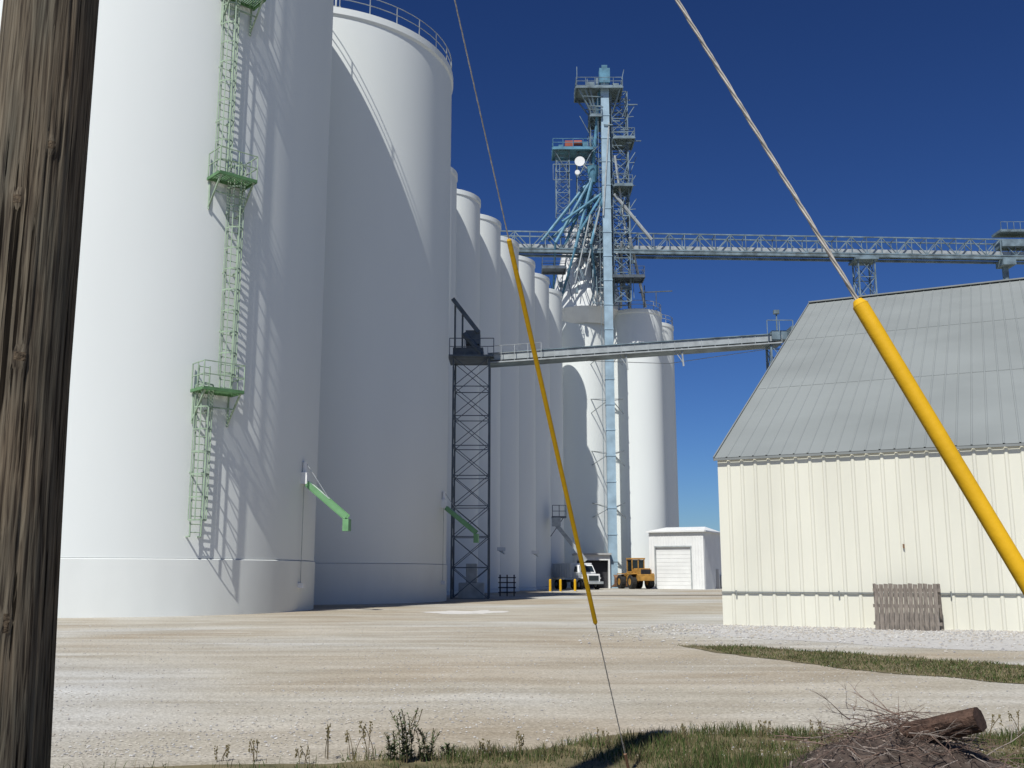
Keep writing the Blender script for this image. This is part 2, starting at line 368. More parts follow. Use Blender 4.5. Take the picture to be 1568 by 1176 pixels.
# ---------------------------------------------------------------- elevator leg tower
e=empty('elevator_leg'); LX=11.45; LY=118
g=MB(); g.box((LX,LY,31),(1.0,.8,62)); 
z=3
while z<62: g.box((LX,LY,z),(1.10,.90,.12)); z+=3.0
g.obj('leg_casing',['blue'],e)
g=MB(); g.box((LX,LY,62.2),(1.3,1.2,1.9)); g.tube((LX-.6,LY,62.6),(LX+.6,LY,62.6),.5,12); g.box((LX,LY,63.4),(.7,.8,.5)); g.tube((LX-.1,LY+.3,61.6),(LX-1.2,LY+.6,57.5),.3,8); g.obj('leg_head',['teal'],e)
g=MB(); lattice(g,LX+.8,LX+2.8,118.4,120.4,33.6,60.5,15,.14,.10); lattice(g,LX-1.7,LX+.3,119.2,121.0,33.6,60.5,14,.14,.09); g.obj('leg_tower',['bluegrey'],e)
def deck(name,x0,x1,y0,y1,z,m='bluegrey',h=1.1,rw=.055):
    g=MB(); g.box(((x0+x1)/2,(y0+y1)/2,z),(x1-x0,y1-y0,.14))
    cs=[(x0,y0),(x1,y0),(x1,y1),(x0,y1)]
    for a,b in zip(cs,cs[1:]+cs[:1]):
        L=math.dist(a,b); k=max(2,int(L/1.1))
        for i in range(k): 
            p=(a[0]+(b[0]-a[0])*i/k,a[1]+(b[1]-a[1])*i/k); g.beam((*p,z),(*p,z+h),rw)
        for q in(h,h*.55): g.beam((*a,z+q),(*b,z+q),rw)
        g.beam((*a,z-.2),(*b,z-.2),.14,.22)
    g.obj(name,[m],e)
deck('head_platform',7.9,13.6,117,121,60.6)
deck('mid_platform',5.0,9.9,117.5,121,52.8,'teal')
deck('mid_platform_right',12.4,15.0,117.5,121,54.2)
deck('lower_platform_right',12.4,14.6,117.3,121,48.0)
deck('small_platform_left',9.6,11.0,117.3,121,57.0)
deck('bin_platform',3.6,6.4,116.5,119,37.4,'steel')
deck('base_platform',12.0,15.8,117.5,120,36.6,'steel')
g=MB()
for a in((8.2,117.3),(8.2,120.6),(9.6,117.3),(9.0,117.3)): g.beam((*a,60.4),(10.9,118.6,55.4),.17)
g.beam((8.8,117.4,59.4),(11.2,117.6,59.4),.1); g.beam((9.4,117.4,58.1),(11.2,117.6,58.1),.1)
g.beam((13.3,117.3,60.4),(12.4,118.6,57.5),.14)
g.beam((8.0,117.2,60.5),(8.0,117.2,63.2),.08); g.beam((13.3,117.2,60.5),(13.8,117.2,62.8),.08); g.beam((9.4,119,60.5),(9.4,119,62.5),.1)
g.box((9.7,118.5,61.2),(1.0,1.0,.8)); g.box((12.9,119,61.2),(.8,.9,1.0)); g.box((10.5,117.6,61.3),(.3,.3,1.1))
for z in range(42,60,3): g.beam((14.2,118.4,z),(15.1,118.2,z+1.4),.08); g.beam((14.2,118.4,z+.1),(15.0,118.2,z+.1),.07)
g.obj('head_struts',['bluegrey'],e)
g=MB(); lattice(g,5.4,7.0,118.2,119.8,44.5,52.6,6,.10,.06); lattice(g,8.0,9.6,118.6,120.2,43.5,52.6,6,.10,.06)
g.beam((5.0,117.6,50.6),(9.9,117.6,50.6),.08); g.beam((5.0,117.6,48.6),(7.3,117.6,48.6),.08)
for x in(5.0,5.8,6.6): g.beam((x,117.6,48.6),(x,117.6,50.6),.06)
for z0 in(52.4,): g.beam((5.2,117.7,z0),(7.0,118.4,z0-3),.1); g.beam((9.8,117.7,z0),(8.2,118.4,z0-3),.1)
g.obj('mid_tower',['bluegrey'],e)
g=MB(); g.box((7.0,118.6,53.5),(1.0,1.1,.8)); g.tube((7.6,118.4,53.7),(8.6,118.4,53.7),.35,10); g.obj('drive_motor',['red'],e,bevel=.05)
g=MB(); g.box((8.9,119,53.5),(.8,.9,.9)); g.box((6.0,119,53.3),(.5,.5,.7)); g.obj('gearbox',['teal'],e)
g=MB(); g.tube((8.2,116.9,50.7),(8.25,117.3,50.7),.62,20,.25); g.beam((8.3,117.3,50.7),(9.2,118.4,50.4),.12)
g.tube((7.9,116.9,49.3),(7.9,117.2,49.3),.3,14); g.obj('antenna_dish',['white2'],e)
g=MB(); g.tube((9.9,118.6,50.6),(9.9,118.6,48.6),.8,12,.4)
dst=V((9.9,118.4,49.4)); dst2=V((11.2,118.6,47.4))
for x,y,z in((3.6,118,41.0),(5.2,117.6,40.6),(6.3,119.5,40.6),(7.6,117.6,40.0),(8.6,119.6,40.0)):
    g.tube(dst,(x,y,z),.19,8)
for x,y,z in((6.0,116.9,43.0),(8.2,117,42.0),(9.4,117,40.2),(4.4,118.5,41.2)):
    g.tube(dst2,(x,y,z),.17,8)
g.tube((10.6,117.8,58),(9.9,118.6,50.4),.2,8)
for a,b in(((7.6,117.6,40.0),(5.8,120,33.7)),((5.2,117.6,40.6),(5.0,122,33.7)),((9.4,117,40.2),(10.8,122,33.7))): g.tube(a,b,.14,8)
g.obj('spouts',['teal'],e)
g=MB()
g.tube((12.4,118.2,47.0),(16.9,118.8,41.4),.24,8); g.tube((12.6,118.3,52.0),(13.8,118.6,42.0),.15,8); g.tube((13.2,118.2,41.0),(13.4,122,33.7),.15,8); g.tube((14.2,118.2,41.5),(16.4,122,33.8),.19,8); g.tube((12.6,118.2,39.5),(14.6,122.4,33.7),.14,8)
g.tube((11.9,117.6,56),(11.0,117.5,44),.1,6)
for x,z in((10.6,45),(9.4,44)): g.tube((x,117.2,z),(x-1.9,117.4,z-8.5),.09,6)
g.obj('spouts_grey',['galv'],e)
g=MB()
for z in(9.0,15.2,21.5,27.5):
    for sg in(-1,1):
        g.beam((LX+.3*sg,LY,z),(LX+2.0*sg,LY+4.2,z+.9),.08); g.beam((LX+.3*sg,LY,z),(LX+2.0*sg,LY+4.2,z-.9),.08); g.beam((LX+2.0*sg,LY+4.1,z+.9),(LX+.5*sg,LY,z+.2),.06)
g.obj('wall_braces',['galv'],e)
g=MB(); g.beam((14.2,121,33.4),(14.2,121,36),.12); g.beam((15.5,121,35.4),(19.6,121,35.6),.12); g.beam((16.2,121,33.6),(16.2,121,36.3),.1); g.beam((17.6,121,33.6),(17.6,121,35.6),.1); g.obj('roof_davit',['steel'],e)
g=MB(); random.seed(3)
for k in range(95):
    x=random.uniform(9.2,14.6); z=random.uniform(41,60); y=random.uniform(117.4,120.5)
    if random.random()<.5: g.beam((x,y,z),(x+random.uniform(-1.2,1.2),y,z+random.uniform(.5,2.5)),.08)
    else: g.beam((x,y,z),(x+random.uniform(.5,1.3),y,z),.10)
for k in range(40):
    x=random.uniform(5,14.8); z=random.uniform(34,44); g.beam((x,118.6,z),(x+random.uniform(-.8,.8),119,z+2.5),.08)
for k in range(20):
    z=random.choice([35,38,46,48,54,57])+random.random(); x=random.uniform(5,14.8) if z<40 else random.uniform(10.0,14.2)
    g.box((x,119,z),(random.uniform(.2,.6),.4,random.uniform(.3,.8)))
g.beam((14.6,118.5,34),(14.0,118.5,58),.07); g.beam((LX-.9,117.6,3),(LX-.9,117.6,60),.06); g.obj('conduits',['bluegrey'],e)

# tapered white headhouse bin
e=empty('headhouse_bin'); g=MB(); g.lathe((9.3,124.6),[(3.0,31.8),(4.3,33.6),(4.2,35.6),(2.5,43.0),(2.5,44.6),(0.01,45.4)],24); g.obj('tapered_shell',['white2'],e,False)
g=MB()
for k in range(10):
    t=k*math.pi/5; g.beam((9.3+4.25*math.cos(t),124.6+4.25*math.sin(t),35.5),(9.3+2.55*math.cos(t),124.6+2.55*math.sin(t),43.0),.12)
railring(g,(9.3,124.6),2.6,44,10,1.1,.04,20); g.obj('ribs',['galv'],e)

# ---------------------------------------------------------------- small platform + inclined conveyor on silo row
e=empty('inclined_conveyor'); g=MB(); g.box((4.9,107.6,7.4),(1.5,1.4,.15))
for a in(4.2,4.9,5.6): g.beam((a,107,7.4),(a,107,8.6),.07)
for q in(8.0,8.6): g.beam((4.2,107,q),(5.6,107,q),.06)
g.beam((5.4,107,7.4),(4.0,107,5.4),.08); g.obj('platform',['steel'],e)
g=MB(); g.beam((4.6,107.2,6.6),(7.6,106.8,2.9),.5,.4); g.box((4.6,107.3,6.9),(.9,.8,.9)); g.beam((7.0,106.8,3.4),(7.0,106.8,0),.12); g.obj('chute',['galv'],e)
g=MB()
for x,y in((-1.2,88),(1.9,100.0)): g.box((x+.3,y-1.5,3.6),(.7,.5,.3)); g.beam((x,y-1,3.6),(x+.6,y-1.8,3.2),.12)
g.obj('side_spouts',['white2'],e)

# ---------------------------------------------------------------- unloading shed
e=empty('unloading_shed',(9.1,119.0,0),0)
g=MB(); W,D,Hh=3.9,3.6,3.7
g.box((-W/2+.1,0,Hh/2),(.2,D,Hh)); g.box((W/2-.1,0,Hh/2),(.2,D,Hh)); g.box((0,D/2-.1,Hh/2),(W-.41,.2,Hh)); g.box((0,-D/2+.1,Hh-.3),(W-.41,.2,.6)); g.obj('walls',['white2'],e)
g=MB(); g.box((0,-.05,Hh+.1),(W+.3,D+.5,.2)); g.obj('roof',['roofgrey'],e)
g=MB(); g.box((0,-.9,1.5),(W-.5,.08,3.0)); g.obj('opening_shade_sheet',['dark'],e)  # no real door: dark-coloured sheet painting the shade inside the open front

# ---------------------------------------------------------------- white equipment shed
e=empty('equipment_shed',(14.75,111.6,0),R(-25.8))
W,D,Hh=6.0,7.5,6.1
g=MB(); z0,z1=0,4.4; dx0,dx1=.75,4.55
def cwall(mb,o,ud,nd,L,z0,z1f,per=.3,dep=.03):
    x=0;cols=[]
    o=V(o);ud=V(ud);nd=V(nd)
    while x<L:
        for a,d in((0,0),(per*.70,0),(per*.78,dep),(per*.92,dep)):
            if x+a<L: cols.append((x+a,d))
        x+=per
    cols.append((L,0)); vs=[]
    for a,d in cols:
        p=o+ud*a+nd*d; vs.append((p.x,p.y,z0)); vs.append((p.x,p.y,z1f(a)))
    mb.add(vs,[(2*i,2*i+2,2*i+3,2*i+1) for i in range(len(cols)-1)])
X=V((1,0,0));Y=V((0,1,0))
cwall(g,(0,0,0),X,-Y,dx0,0,lambda a:Hh); cwall(g,(dx1,0,0),X,-Y,W-dx1,0,lambda a:Hh); cwall(g,(dx0,0,0),X,-Y,dx1-dx0,4.4,lambda a:Hh)
cwall(g,(W,0,0),Y,X,D,0,lambda a:Hh); cwall(g,(0,0,0),Y,-X,D,0,lambda a:Hh); cwall(g,(0,D,0),X,Y,W,0,lambda a:Hh); g.obj('walls',['white2'],e)
g=MB(); k=0
while k<11: g.box(((dx0+dx1)/2,.12+.01*(k%2),.2+k*.4),(dx1-dx0,.05,.385)); k+=1
g.obj('roller_door',['white2'],e)
g=MB(); g.box(((dx0+dx1)/2,-.06,4.45),(dx1-dx0+.3,.08,.14)); g.box((dx0-.07,-.06,2.2),(.12,.08,4.4)); g.box((dx1+.07,-.06,2.2),(.12,.08,4.4)); g.obj('door_frame',['galv'],e)
g=MB(); vs=[(-.2,-.25,Hh),(W+.2,-.25,Hh),(W+.2,D+.2,Hh),(-.2,D+.2,Hh),(.8,D/2,Hh+.55),(W-.8,D/2,Hh+.55)]
g.add(vs,[(0,1,5,4),(2,3,4,5),(1,2,5),(3,0,4),(0,3,2,1)]); g.mi=0
g.box((W/2,-.26,Hh-.06),(W+.4,.1,.16)); g.box((W+.21,D/2,Hh-.06),(.1,D+.2,.16)); g.obj('roof',['white2'],e)
g=MB(); g.box((W+.05,5.0,1.05),(.06,.95,2.1)); g.box((W+.4,6.6,.8),(.6,.8,1.2)); g.obj('side_door',['roofgrey'],e)

# ---------------------------------------------------------------- barn (flat grain storage)
e=empty('storage_barn'); L=46;WD=38.8;EH=5.1;RH=14.75;sl_=(RH-EH)/(WD/2)
g=MB(); cwall(g,BP(0,0),u,-wv,L,1.0,lambda a:EH-.02,.41,.035); g.obj('front_wall',['cream'],e)
g=MB(); cwall(g,BP(0,-.02),u,-wv,L,0.0,lambda a:.96,.41,.035); g.obj('lower_wall',['cream'],e)
g=MB(); g.beam(BP(0,-.065,.98),BP(L,-.065,.98),.035,.03); k=.45
while k<L:
    g.beam(BP(k,-.09,1.04),BP(k,-.09,.88),.035,.035); k+=3.0
g.obj('girt_flashing',['flash'],e)
rz=lambda a: EH+sl_*min(a,WD-a)
g=MB(); cwall(g,BP(0,0),wv,-u,WD,0,lambda a:rz(a)-.02,.41,.035); cwall(g,BP(L,0),wv,u,WD,0,lambda a:rz(a)-.02,.41,.035); cwall(g,BP(0,WD),u,wv,L,0,lambda a:EH-.02,.41,.035)
g.obj('gable_walls',['cream'],e)
EO=.10
def roofside(b0,b1,za,zb,flip):
    g=MB(); x=-.06; cols=[]
    while x<L+.06:
        for a,d in((0,0),(.34,0),(.355,.022),(.385,.022)): cols.append((x+a,d))
        x+=.41
    vs=[]; rows=5
    for a,d in cols:
        for k in range(rows+1):
            f=k/rows; p=BP(a,b0+(b1-b0)*f,za+(zb-za)*f+d+.03); vs.append(p)
    fs=[]; r=rows+1
    for i in range(len(cols)-1):
        for k in range(rows): 
            q=(i*r+k,(i+1)*r+k,(i+1)*r+k+1,i*r+k+1); fs.append(q if not flip else q[::-1])
    g.add(vs,fs); return g
g=roofside(-EO,WD/2,EH-sl_*EO,RH,False); g.obj('roof_front',['barnroof'],e)
g=roofside(WD+EO,WD/2,EH-sl_*EO,RH,True); g.obj('roof_back',['barnroof'],e)
g=MB(); g.beam(BP(-.08,WD/2,RH+.06),BP(L+.08,WD/2,RH+.06),.4,.06)
g.beam(BP(-.085,-EO,EH-sl_*EO+.0),BP(-.085,WD/2,RH+.0),.04,.14); g.beam(BP(-.085,WD+EO,EH-sl_*EO+.0),BP(-.085,WD/2,RH+.0),.04,.14)
g.beam(BP(-.08,-EO-.02,EH-sl_*EO-.02),BP(L+.08,-EO-.02,EH-sl_*EO-.02),.04,.07)
g.obj('trim',['flash'],e)
g=MB()
for f in(.33,.66): g.beam(BP(0,WD/2*f,EH+(RH-EH)*f+.045),BP(L,WD/2*f,EH+(RH-EH)*f+.045),.02,.003)
g.obj('sheet_lap',['barnroof'],e)
g=MB(); g.box(BP(5.3,-.08,2.3),(.04,.04,.12)); g.obj('wall_hook',['rust'],e)
e=empty('wooden_pallet'); g=MB(); random.seed(31)
for k in range(13):
    a=4.55+k*.128; h=1.25+random.uniform(-.02,.02)
    p0=V(BP(a,-.92,-.0)); p1=V(BP(a,-.62,h)); g.beam(p0,p1,.114,.025)
for z,b in((.18,-.84),(.65,-.73),(1.08,-.61)): g.beam(BP(4.45,b,z),BP(6.22,b,z),.05,.09)
for a in(4.5,6.17): g.beam(BP(a,-.3,0),BP(a,-.62,1.25),.07,.07)
g.obj('boards',['pallet'],e)

# ---------------------------------------------------------------- vehicles
def wheel(mb,c,r,w,ax=V((1,0,0))):
    c=V(c); mb.mi=0; mb.tube(c-ax*w/2,c+ax*w/2,r,20); mb.mi=1; mb.tube(c-ax*(w/2+.02),c+ax*(w/2+.02),r*.5,14)
e=empty('wheel_loader',(13.35,113.0,0),R(196))
g=MB()
for x in(-1.0,1.0):
    for y in(-1.5,1.5): wheel(g,(x,y,.75),.75,.55)
g.obj('wheels',['rubber','machine'],e,False,.04)
g=MB(); g.box((0,1.9,1.5),(1.4,2.0,1.1)); g.box((0,1.9,2.1),(1.2,1.8,.15)); g.box((0,2.95,1.2),(1.9,.3,.7)); g.box((0,-1.1,1.1),(1.1,1.8,.8)); g.box((0,.2,1.4),(1.6,1.0,.9))
for x in(-1.0,1.0): g.box((x,1.5,1.6),(.55,1.5,.1)); g.box((x,-1.5,1.6),(.55,1.3,.1))
for x in(-.5,.5): g.beam((x,-.8,1.7),(x,-3.0,.7),.2,.35)
g.obj('body',['machine'],e,False,.06)
g=MB(); 
for k in range(6): g.box((0,2.93,1.62+k*.07),(1.0,.06,.03))
g.box((0,2.92,1.8),(1.1,.03,.5)); g.obj('radiator_grille',['dark'],e)
g=MB(); g.box((0,.2,2.45),(1.35,1.35,1.25)); g.obj('cab_glass',['glass'],e,False,.04)
g=MB(); g.box((0,.2,3.2),(1.6,1.6,.16))
for x in(-.7,.7):
    for y in(-.5,.9): g.box((x,y,2.5),(.1,.1,1.4))
g.tube((.45,2.0,2.2),(.45,2.0,3.0),.06,8); g.obj('cab_frame',['machine'],e,False,.03)
g=MB(); pr=[(-2.9,.25),(-3.9,.15),(-3.95,.22),(-3.0,.5),(-2.95,1.2),(-3.2,1.45),(-3.1,1.5),(-2.8,1.2)]
for a,b in zip(pr,pr[1:]+pr[:1]): g.add([(-1.25,a[0],a[1]),(1.25,a[0],a[1]),(1.25,b[0],b[1]),(-1.25,b[0],b[1])],[(0,1,2,3)])
for x in(-1.25,1.25): g.add([(x,a[0],a[1]) for a in pr],[tuple(range(8))])
g.obj('bucket',['rust'],e)
e=empty('grain_truck',(6.9,109.5,0),R(22))
g=MB()
for x in(-.95,.95):
    for y,w_ in((-2.6,.3),(1.6,.5),(2.8,.5)): wheel(g,(x,y,.5),.5,w_)
g.obj('wheels',['rubber','galv'],e,False,.03)
g=MB(); g.box((0,-3.0,1.15),(1.5,1.5,.85)); g.box((0,-1.6,1.25),(2.05,1.3,1.0))
v=[(-1,-2.3,1.7),(1,-2.3,1.7),(1,-1.0,1.7),(-1,-1.0,1.7),(-.85,-1.85,2.5),(.85,-1.85,2.5),(.85,-1.1,2.5),(-.85,-1.1,2.5)]
g.add(v,[(0,1,5,4),(1,2,6,5),(2,3,7,6),(3,0,4,7),(4,5,6,7)])
for x in(-.95,.95): g.box((x,-2.6,1.15),(.35,1.3,.12))
g.obj('cab',['white2'],e,False,.08)
g=MB(); g.add([(-.85,-2.26,1.78),(.85,-2.26,1.78),(.74,-1.92,2.4),(-.74,-1.92,2.4)],[(0,1,2,3)]); g.box((0,-3.77,1.15),(1.1,.05,.5))
for x in(-.985,.985): g.add([(x*1.01,-2.0,1.78),(x*1.01,-1.15,1.78),(x*.9,-1.2,2.35),(x*.9,-1.75,2.35)],[(0,1,2,3)])
g.obj('windows_and_grille',['glass'],e)
g=MB(); g.box((0,1.4,1.95),(2.4,4.6,1.5)); 
for k in range(8): 
    for x in(-1.23,1.23): g.box((x,-.8+k*.62,1.95),(.06,.08,1.5))
g.obj('grain_box',['white2'],e,False,.03)
g=MB(); g.box((0,-3.8,.7),(2.1,.15,.25)); g.box((0,.4,.85),(.9,7.0,.25)); g.obj('chassis_and_bumper',['galv'],e)

for x,y in((3.45,91.5),(4.35,91.5),(5.75,93.5)):
    e=empty('bollard',(x-.1,y,0)); g=MB(); g.tube((0,0,0),(0,0,1.05),.11,14); g.tube((0,0,1.05),(0,0,1.12),.11,14,.05); g.obj('post',['yellow'],e)
    g=MB(); g.tube((0,0,0),(0,0,.06),.2,14); g.obj('footing',['roofgrey'],e)
e=empty('steel_rack',(-.35,74.5,0)); g=MB()
for x in(-.5,0,.5):
    for y in(-.4,.4): g.beam((x,y,0),(x,y,1.5),.09)
for z in(.25,.6,.95,1.3): g.box((0,0,z),(1.25,1.0,.07))
g.obj('rack_frame',['dark'],e)

# ---------------------------------------------------------------- utility pole
def wood():
    m=bpy.data.materials.new('weathered_pole_wood'); m.use_nodes=True
    nt=m.node_tree;n=nt.nodes;l=nt.links;b=n['Principled BSDF'];b.inputs['Roughness'].default_value=.9;b.inputs['Specular IOR Level'].default_value=.1
    tc=n.new('ShaderNodeTexCoord')
    def noi(sc,st,det=6,dis=0):
        mp=n.new('ShaderNodeMapping'); mp.inputs['Scale'].default_value=st; l.new(tc.outputs['Object'],mp.inputs[0])
        z=n.new('ShaderNodeTexNoise'); z.inputs['Scale'].default_value=sc; z.inputs['Detail'].default_value=det; z.inputs['Distortion'].default_value=dis; l.new(mp.outputs[0],z.inputs['Vector']); return z.outputs[0]
    a=noi(110,(1,1,.03),7,.5); c=noi(7,(1,1,.25)); k2=noi(42,(1,1,.016),3,.3)
    r1=n.new('ShaderNodeValToRGB'); e_=r1.color_ramp.elements; e_[0].position=.34;e_[0].color=(.05,.041,.034,1);e_[1].position=.66;e_[1].color=(.215,.19,.15,1); k=e_.new(.46);k.color=(.13,.11,.086,1)
    l.new(a,r1.inputs[0])
    r2=n.new('ShaderNodeValToRGB'); e_=r2.color_ramp.elements; e_[0].position=.35;e_[0].color=(.60,.63,.62,1);e_[1].position=.65;e_[1].color=(1.0,.92,.82,1); l.new(c,r2.inputs[0])
    r3=n.new('ShaderNodeValToRGB'); e_=r3.color_ramp.elements; e_[0].position=.345;e_[0].color=(.12,.11,.10,1);e_[1].position=.385;e_[1].color=(1,1,1,1); l.new(k2,r3.inputs[0])
    x=n.new('ShaderNodeMix'); x.data_type='RGBA'; x.blend_type='MULTIPLY'; x.inputs[0].default_value=1; l.new(r1.outputs[0],x.inputs[6]); l.new(r2.outputs[0],x.inputs[7])
    x2=n.new('ShaderNodeMix'); x2.data_type='RGBA'; x2.blend_type='MULTIPLY'; x2.inputs[0].default_value=1; l.new(x.outputs[2],x2.inputs[6]); l.new(r3.outputs[0],x2.inputs[7]); l.new(x2.outputs[2],b.inputs['Base Color'])
    bp=n.new('ShaderNodeBump'); bp.inputs['Strength'].default_value=.7; bp.inputs['Distance'].default_value=.006; l.new(a,bp.inputs['Height'])
    bp2=n.new('ShaderNodeBump'); bp2.inputs['Strength'].default_value=.8; bp2.inputs['Distance'].default_value=.012; l.new(r3.outputs[0],bp2.inputs['Height']); l.new(bp.outputs[0],bp2.inputs['Normal']); l.new(bp2.outputs[0],b.inputs['Normal'])
    return m
M['pole']=wood()
M['knot']=mat('knot_wood',(.13,.095,.06),.9,.3,60,.5,80)
PX,PY=-1.69,3.44
e=empty('utility_pole',(PX,PY,0)); g=MB(); ns=200; zs=[i*.03 for i in range(0,167)]+[5+i*.5 for i in range(12)]
vs=[]
knots=[(R(296),2.20,.026),(R(285),1.62,.024),(R(305),1.35,.02),(R(278),2.75,.02),(R(310),2.95,.018)]
for z in zs:
    r0=.163-.004*(z-2.15) if z>2.15 else .163+.026*(2.15-z)**1.15
    for i in range(ns):
        t=2*math.pi*i/ns; q=V((math.cos(t)*9,math.sin(t)*9,z*.35)); d=noise.noise(q)*.004
        c=noise.noise(V((math.cos(t)*16,math.sin(t)*16,z*.5+5)));  d-= max(0,.09-abs(c))*.07*(1 if noise.noise(V((math.cos(t)*2,math.sin(t)*2,z*.4)))>-.1 else 0)
        for kt,kz,ks in knots:
            dd=math.hypot((t-kt)*r0,(z-kz)*.8); d+=.012*math.exp(-(dd/ks)**2)-.009*math.exp(-(dd/ks/.35)**2)
        r=r0+d; vs.append((r*math.cos(t),r*math.sin(t),z))
fs=[];ms=[]
for k in range(len(zs)-1):
    for i in range(ns):
        t=2*math.pi*(i+.5)/ns
        g.mi=0
        for kt,kz,ks in knots:
            if math.hypot((t-kt)*.163,(zs[k]+.015-kz)*.8)<ks*.7: g.mi=1
        fs.append((k*ns+i,k*ns+(i+1)%ns,(k+1)*ns+(i+1)%ns,(k+1)*ns+i)); ms.append(g.mi)
fs.append(tuple((len(zs)-1)*ns+i for i in range(ns))); ms.append(0)
g.v=[tuple(a) for a in vs]; g.f=fs; g.m=ms
g.obj('wooden_shaft',['pole','knot'],e,True)
g=MB()
for zz in(7.9,10.35): g.tube((0,0,zz-.03),(0,0,zz+.03),.15,20)
g.obj('guy_bands',['rust'],e)
def guy(T,A,g0,g1,rg):
    e=empty('guy_wire'); T=V(T);A=V(A); g=MB()
    L=(T-A).length; d=(T-A).normalized()
    fx,x,y=g.frame(A,T)
    N=int(L/.03)
    for s_ in range(3):
        pts=[A+d*(L*k/N)+x*(.0028*math.cos(k*.8+s_*2.094))+y*(.0028*math.sin(k*.8+s_*2.094)) for k in range(N+1)]
        g.path(pts,.0025,4)
    g.obj('strand',['wire'],e)
    g=MB(); a=A+d*(L*g0); b=A+d*(L*g1); g.tube(a,b,rg,24,caps=False); g.obj('guard',['yellow'],e,True)
    g=MB(); g.tube(b-d*.002,b+d*.012,rg*1.02,20,rg*.6); g.tube(a-d*.012,a+d*.002,rg*.6,20,rg*1.02); g.obj('guard_end_caps',['yellow'],e)
    g=MB(); g.tube(A-d*.2,A+d*.18,.012,8); g.tube(A+V((0,0,-.0)),A+V((0,0,.015)),.06,12); g.obj('anchor_rod',['rust'],e)
guy((PX,PY,10.4),(.90,8.25,0),.111,.355,.0165)
guy((PX+.05,PY,7.9),(1.56,1.594,0),.05,.260,.0165)

# ---------------------------------------------------------------- vegetation
gc=[mat('grass_green',(.06,.095,.022),.8,.2,4),mat('grass_olive',(.10,.11,.033),.8,.2,4),mat('grass_straw',(.24,.20,.10),.85,.2,4),mat('grass_dry',(.15,.115,.06),.85,.2,4)]
def inside(p,poly):
    x,y=p;c=False
    for i in range(len(poly)):
        x1,y1=poly[i];x2,y2=poly[i-1]
        if (y1>y)!=(y2>y) and x<(x2-x1)*(y-y1)/(y2-y1)+x1: c=not c
    return c
def blade(g,p,h,wd,lean):
    a=random.uniform(0,6.283); s=V((math.cos(a),math.sin(a),0))*wd; b=random.uniform(0,6.283); l=V((math.cos(b),math.sin(b),0))*lean
    p=V(p); m=p+l*.35+V((0,0,h*.6)); t=p+l+V((0,0,h))
    g.add([p-s,p+s,m+s*.7,m-s*.7,t],[(0,1,2,3),(3,2,4)])
random.seed(11)
g=MB(); n=0
while n<52000:
    y=random.uniform(7.2,10.6); x=random.uniform(-5,7.0)
    ed=noise.noise(V((x*1.5,y*1.5,0)))*.35+noise.noise(V((x*5,y*5,0)))*.2
    if not inside((x,y+ed),verge): continue
    dn=noise.noise(V((x*.9,y*1.6,3)))+.5*noise.noise(V((x*3.5,y*3.5,3)))
    if x<-.5 and random.random()<min(.9,(-.5-x)*.5+.25): n+=.4; continue
    if dn<-.15 and random.random()<.75: n+=1; continue
    g.mi=random.choices([0,1,2,3],[max(.8,5+6*dn),3,max(.3,1.8-3*dn),1.8])[0]
    blade(g,(x,y,0),random.uniform(.03,.11)*max(.45,(1+.9*dn)),random.uniform(.002,.0045),random.uniform(.01,.07)); n+=1
g.obj('verge_grass',gc)
g=MB(); n=0
while n<30000:
    x=random.uniform(3.3,14); y=random.uniform(9,23)
    ed=noise.noise(V((x*1.2,y*1.2,7)))*.6+noise.noise(V((x*4,y*4,7)))*.3
    if not inside((x,y+ed),strip): n+=.1; continue
    dn=noise.noise(V((x*.9,y*.9,3)))
    if dn<-.15 and random.random()<.5: n+=1; continue
    g.mi=random.choices([0,1,2,3],[4,3.5,1.6-1.4*dn,1.6])[0]
    blade(g,(x,y,0),random.uniform(.02,.075),random.uniform(.004,.008),random.uniform(.02,.07)); n+=1
g.obj('grass_strip',gc)
def weed(x,y,h,n,mi,leafy=True,name='weed_plant'):
    e=empty(name,(x,y,0)); g=MB()
    for k in range(n):
        a=random.uniform(0,6.28); sp=random.uniform(.1,.5)*h; p=V((random.uniform(-.05,.05),random.uniform(-.05,.05),0)); pts=[p]
        for s_ in range(1,7):
            f=s_/6; pts.append(p+V((math.cos(a)*sp*f*f,math.sin(a)*sp*f*f,h*f*random.uniform(.9,1.0))))
        g.mi=1; g.path(pts,.003,4)
        if leafy:
            for s_ in range(34):
                f=random.uniform(.1,1); i=min(5,int(f*6)); q=pts[i].lerp(pts[i+1],f*6-i)
                b=random.uniform(0,6.28); L_=random.uniform(.025,.055)*(1.3-f*.6); dv=V((math.cos(b),math.sin(b),random.uniform(.2,.9))).normalized()*L_; sd=dv.cross(V((0,0,1))).normalized()*L_*.2
                g.mi=0; g.add([q,q+dv*.5+sd,q+dv,q+dv*.5-sd],[(0,1,2,3)])
        else:
            for s_ in range(14):
                q=pts[-1]+V((random.uniform(-.012,.012),random.uniform(-.012,.012),random.uniform(-.08,.02))); g.mi=0; g.tube(q,q+V((0,0,.012)),.005,4)
    g.obj('stems_and_leaves',[mi,gc[3]],e)
M['weed']=mat('weed_leaf',(.085,.12,.05),.8,.2,6)
weed(-.86,8.7,.42,12,M['weed']); weed(-.98,8.8,.22,6,M['weed']); weed(-.70,8.75,.26,8,M['weed']); weed(-.5,8.9,.12,5,M['weed'])
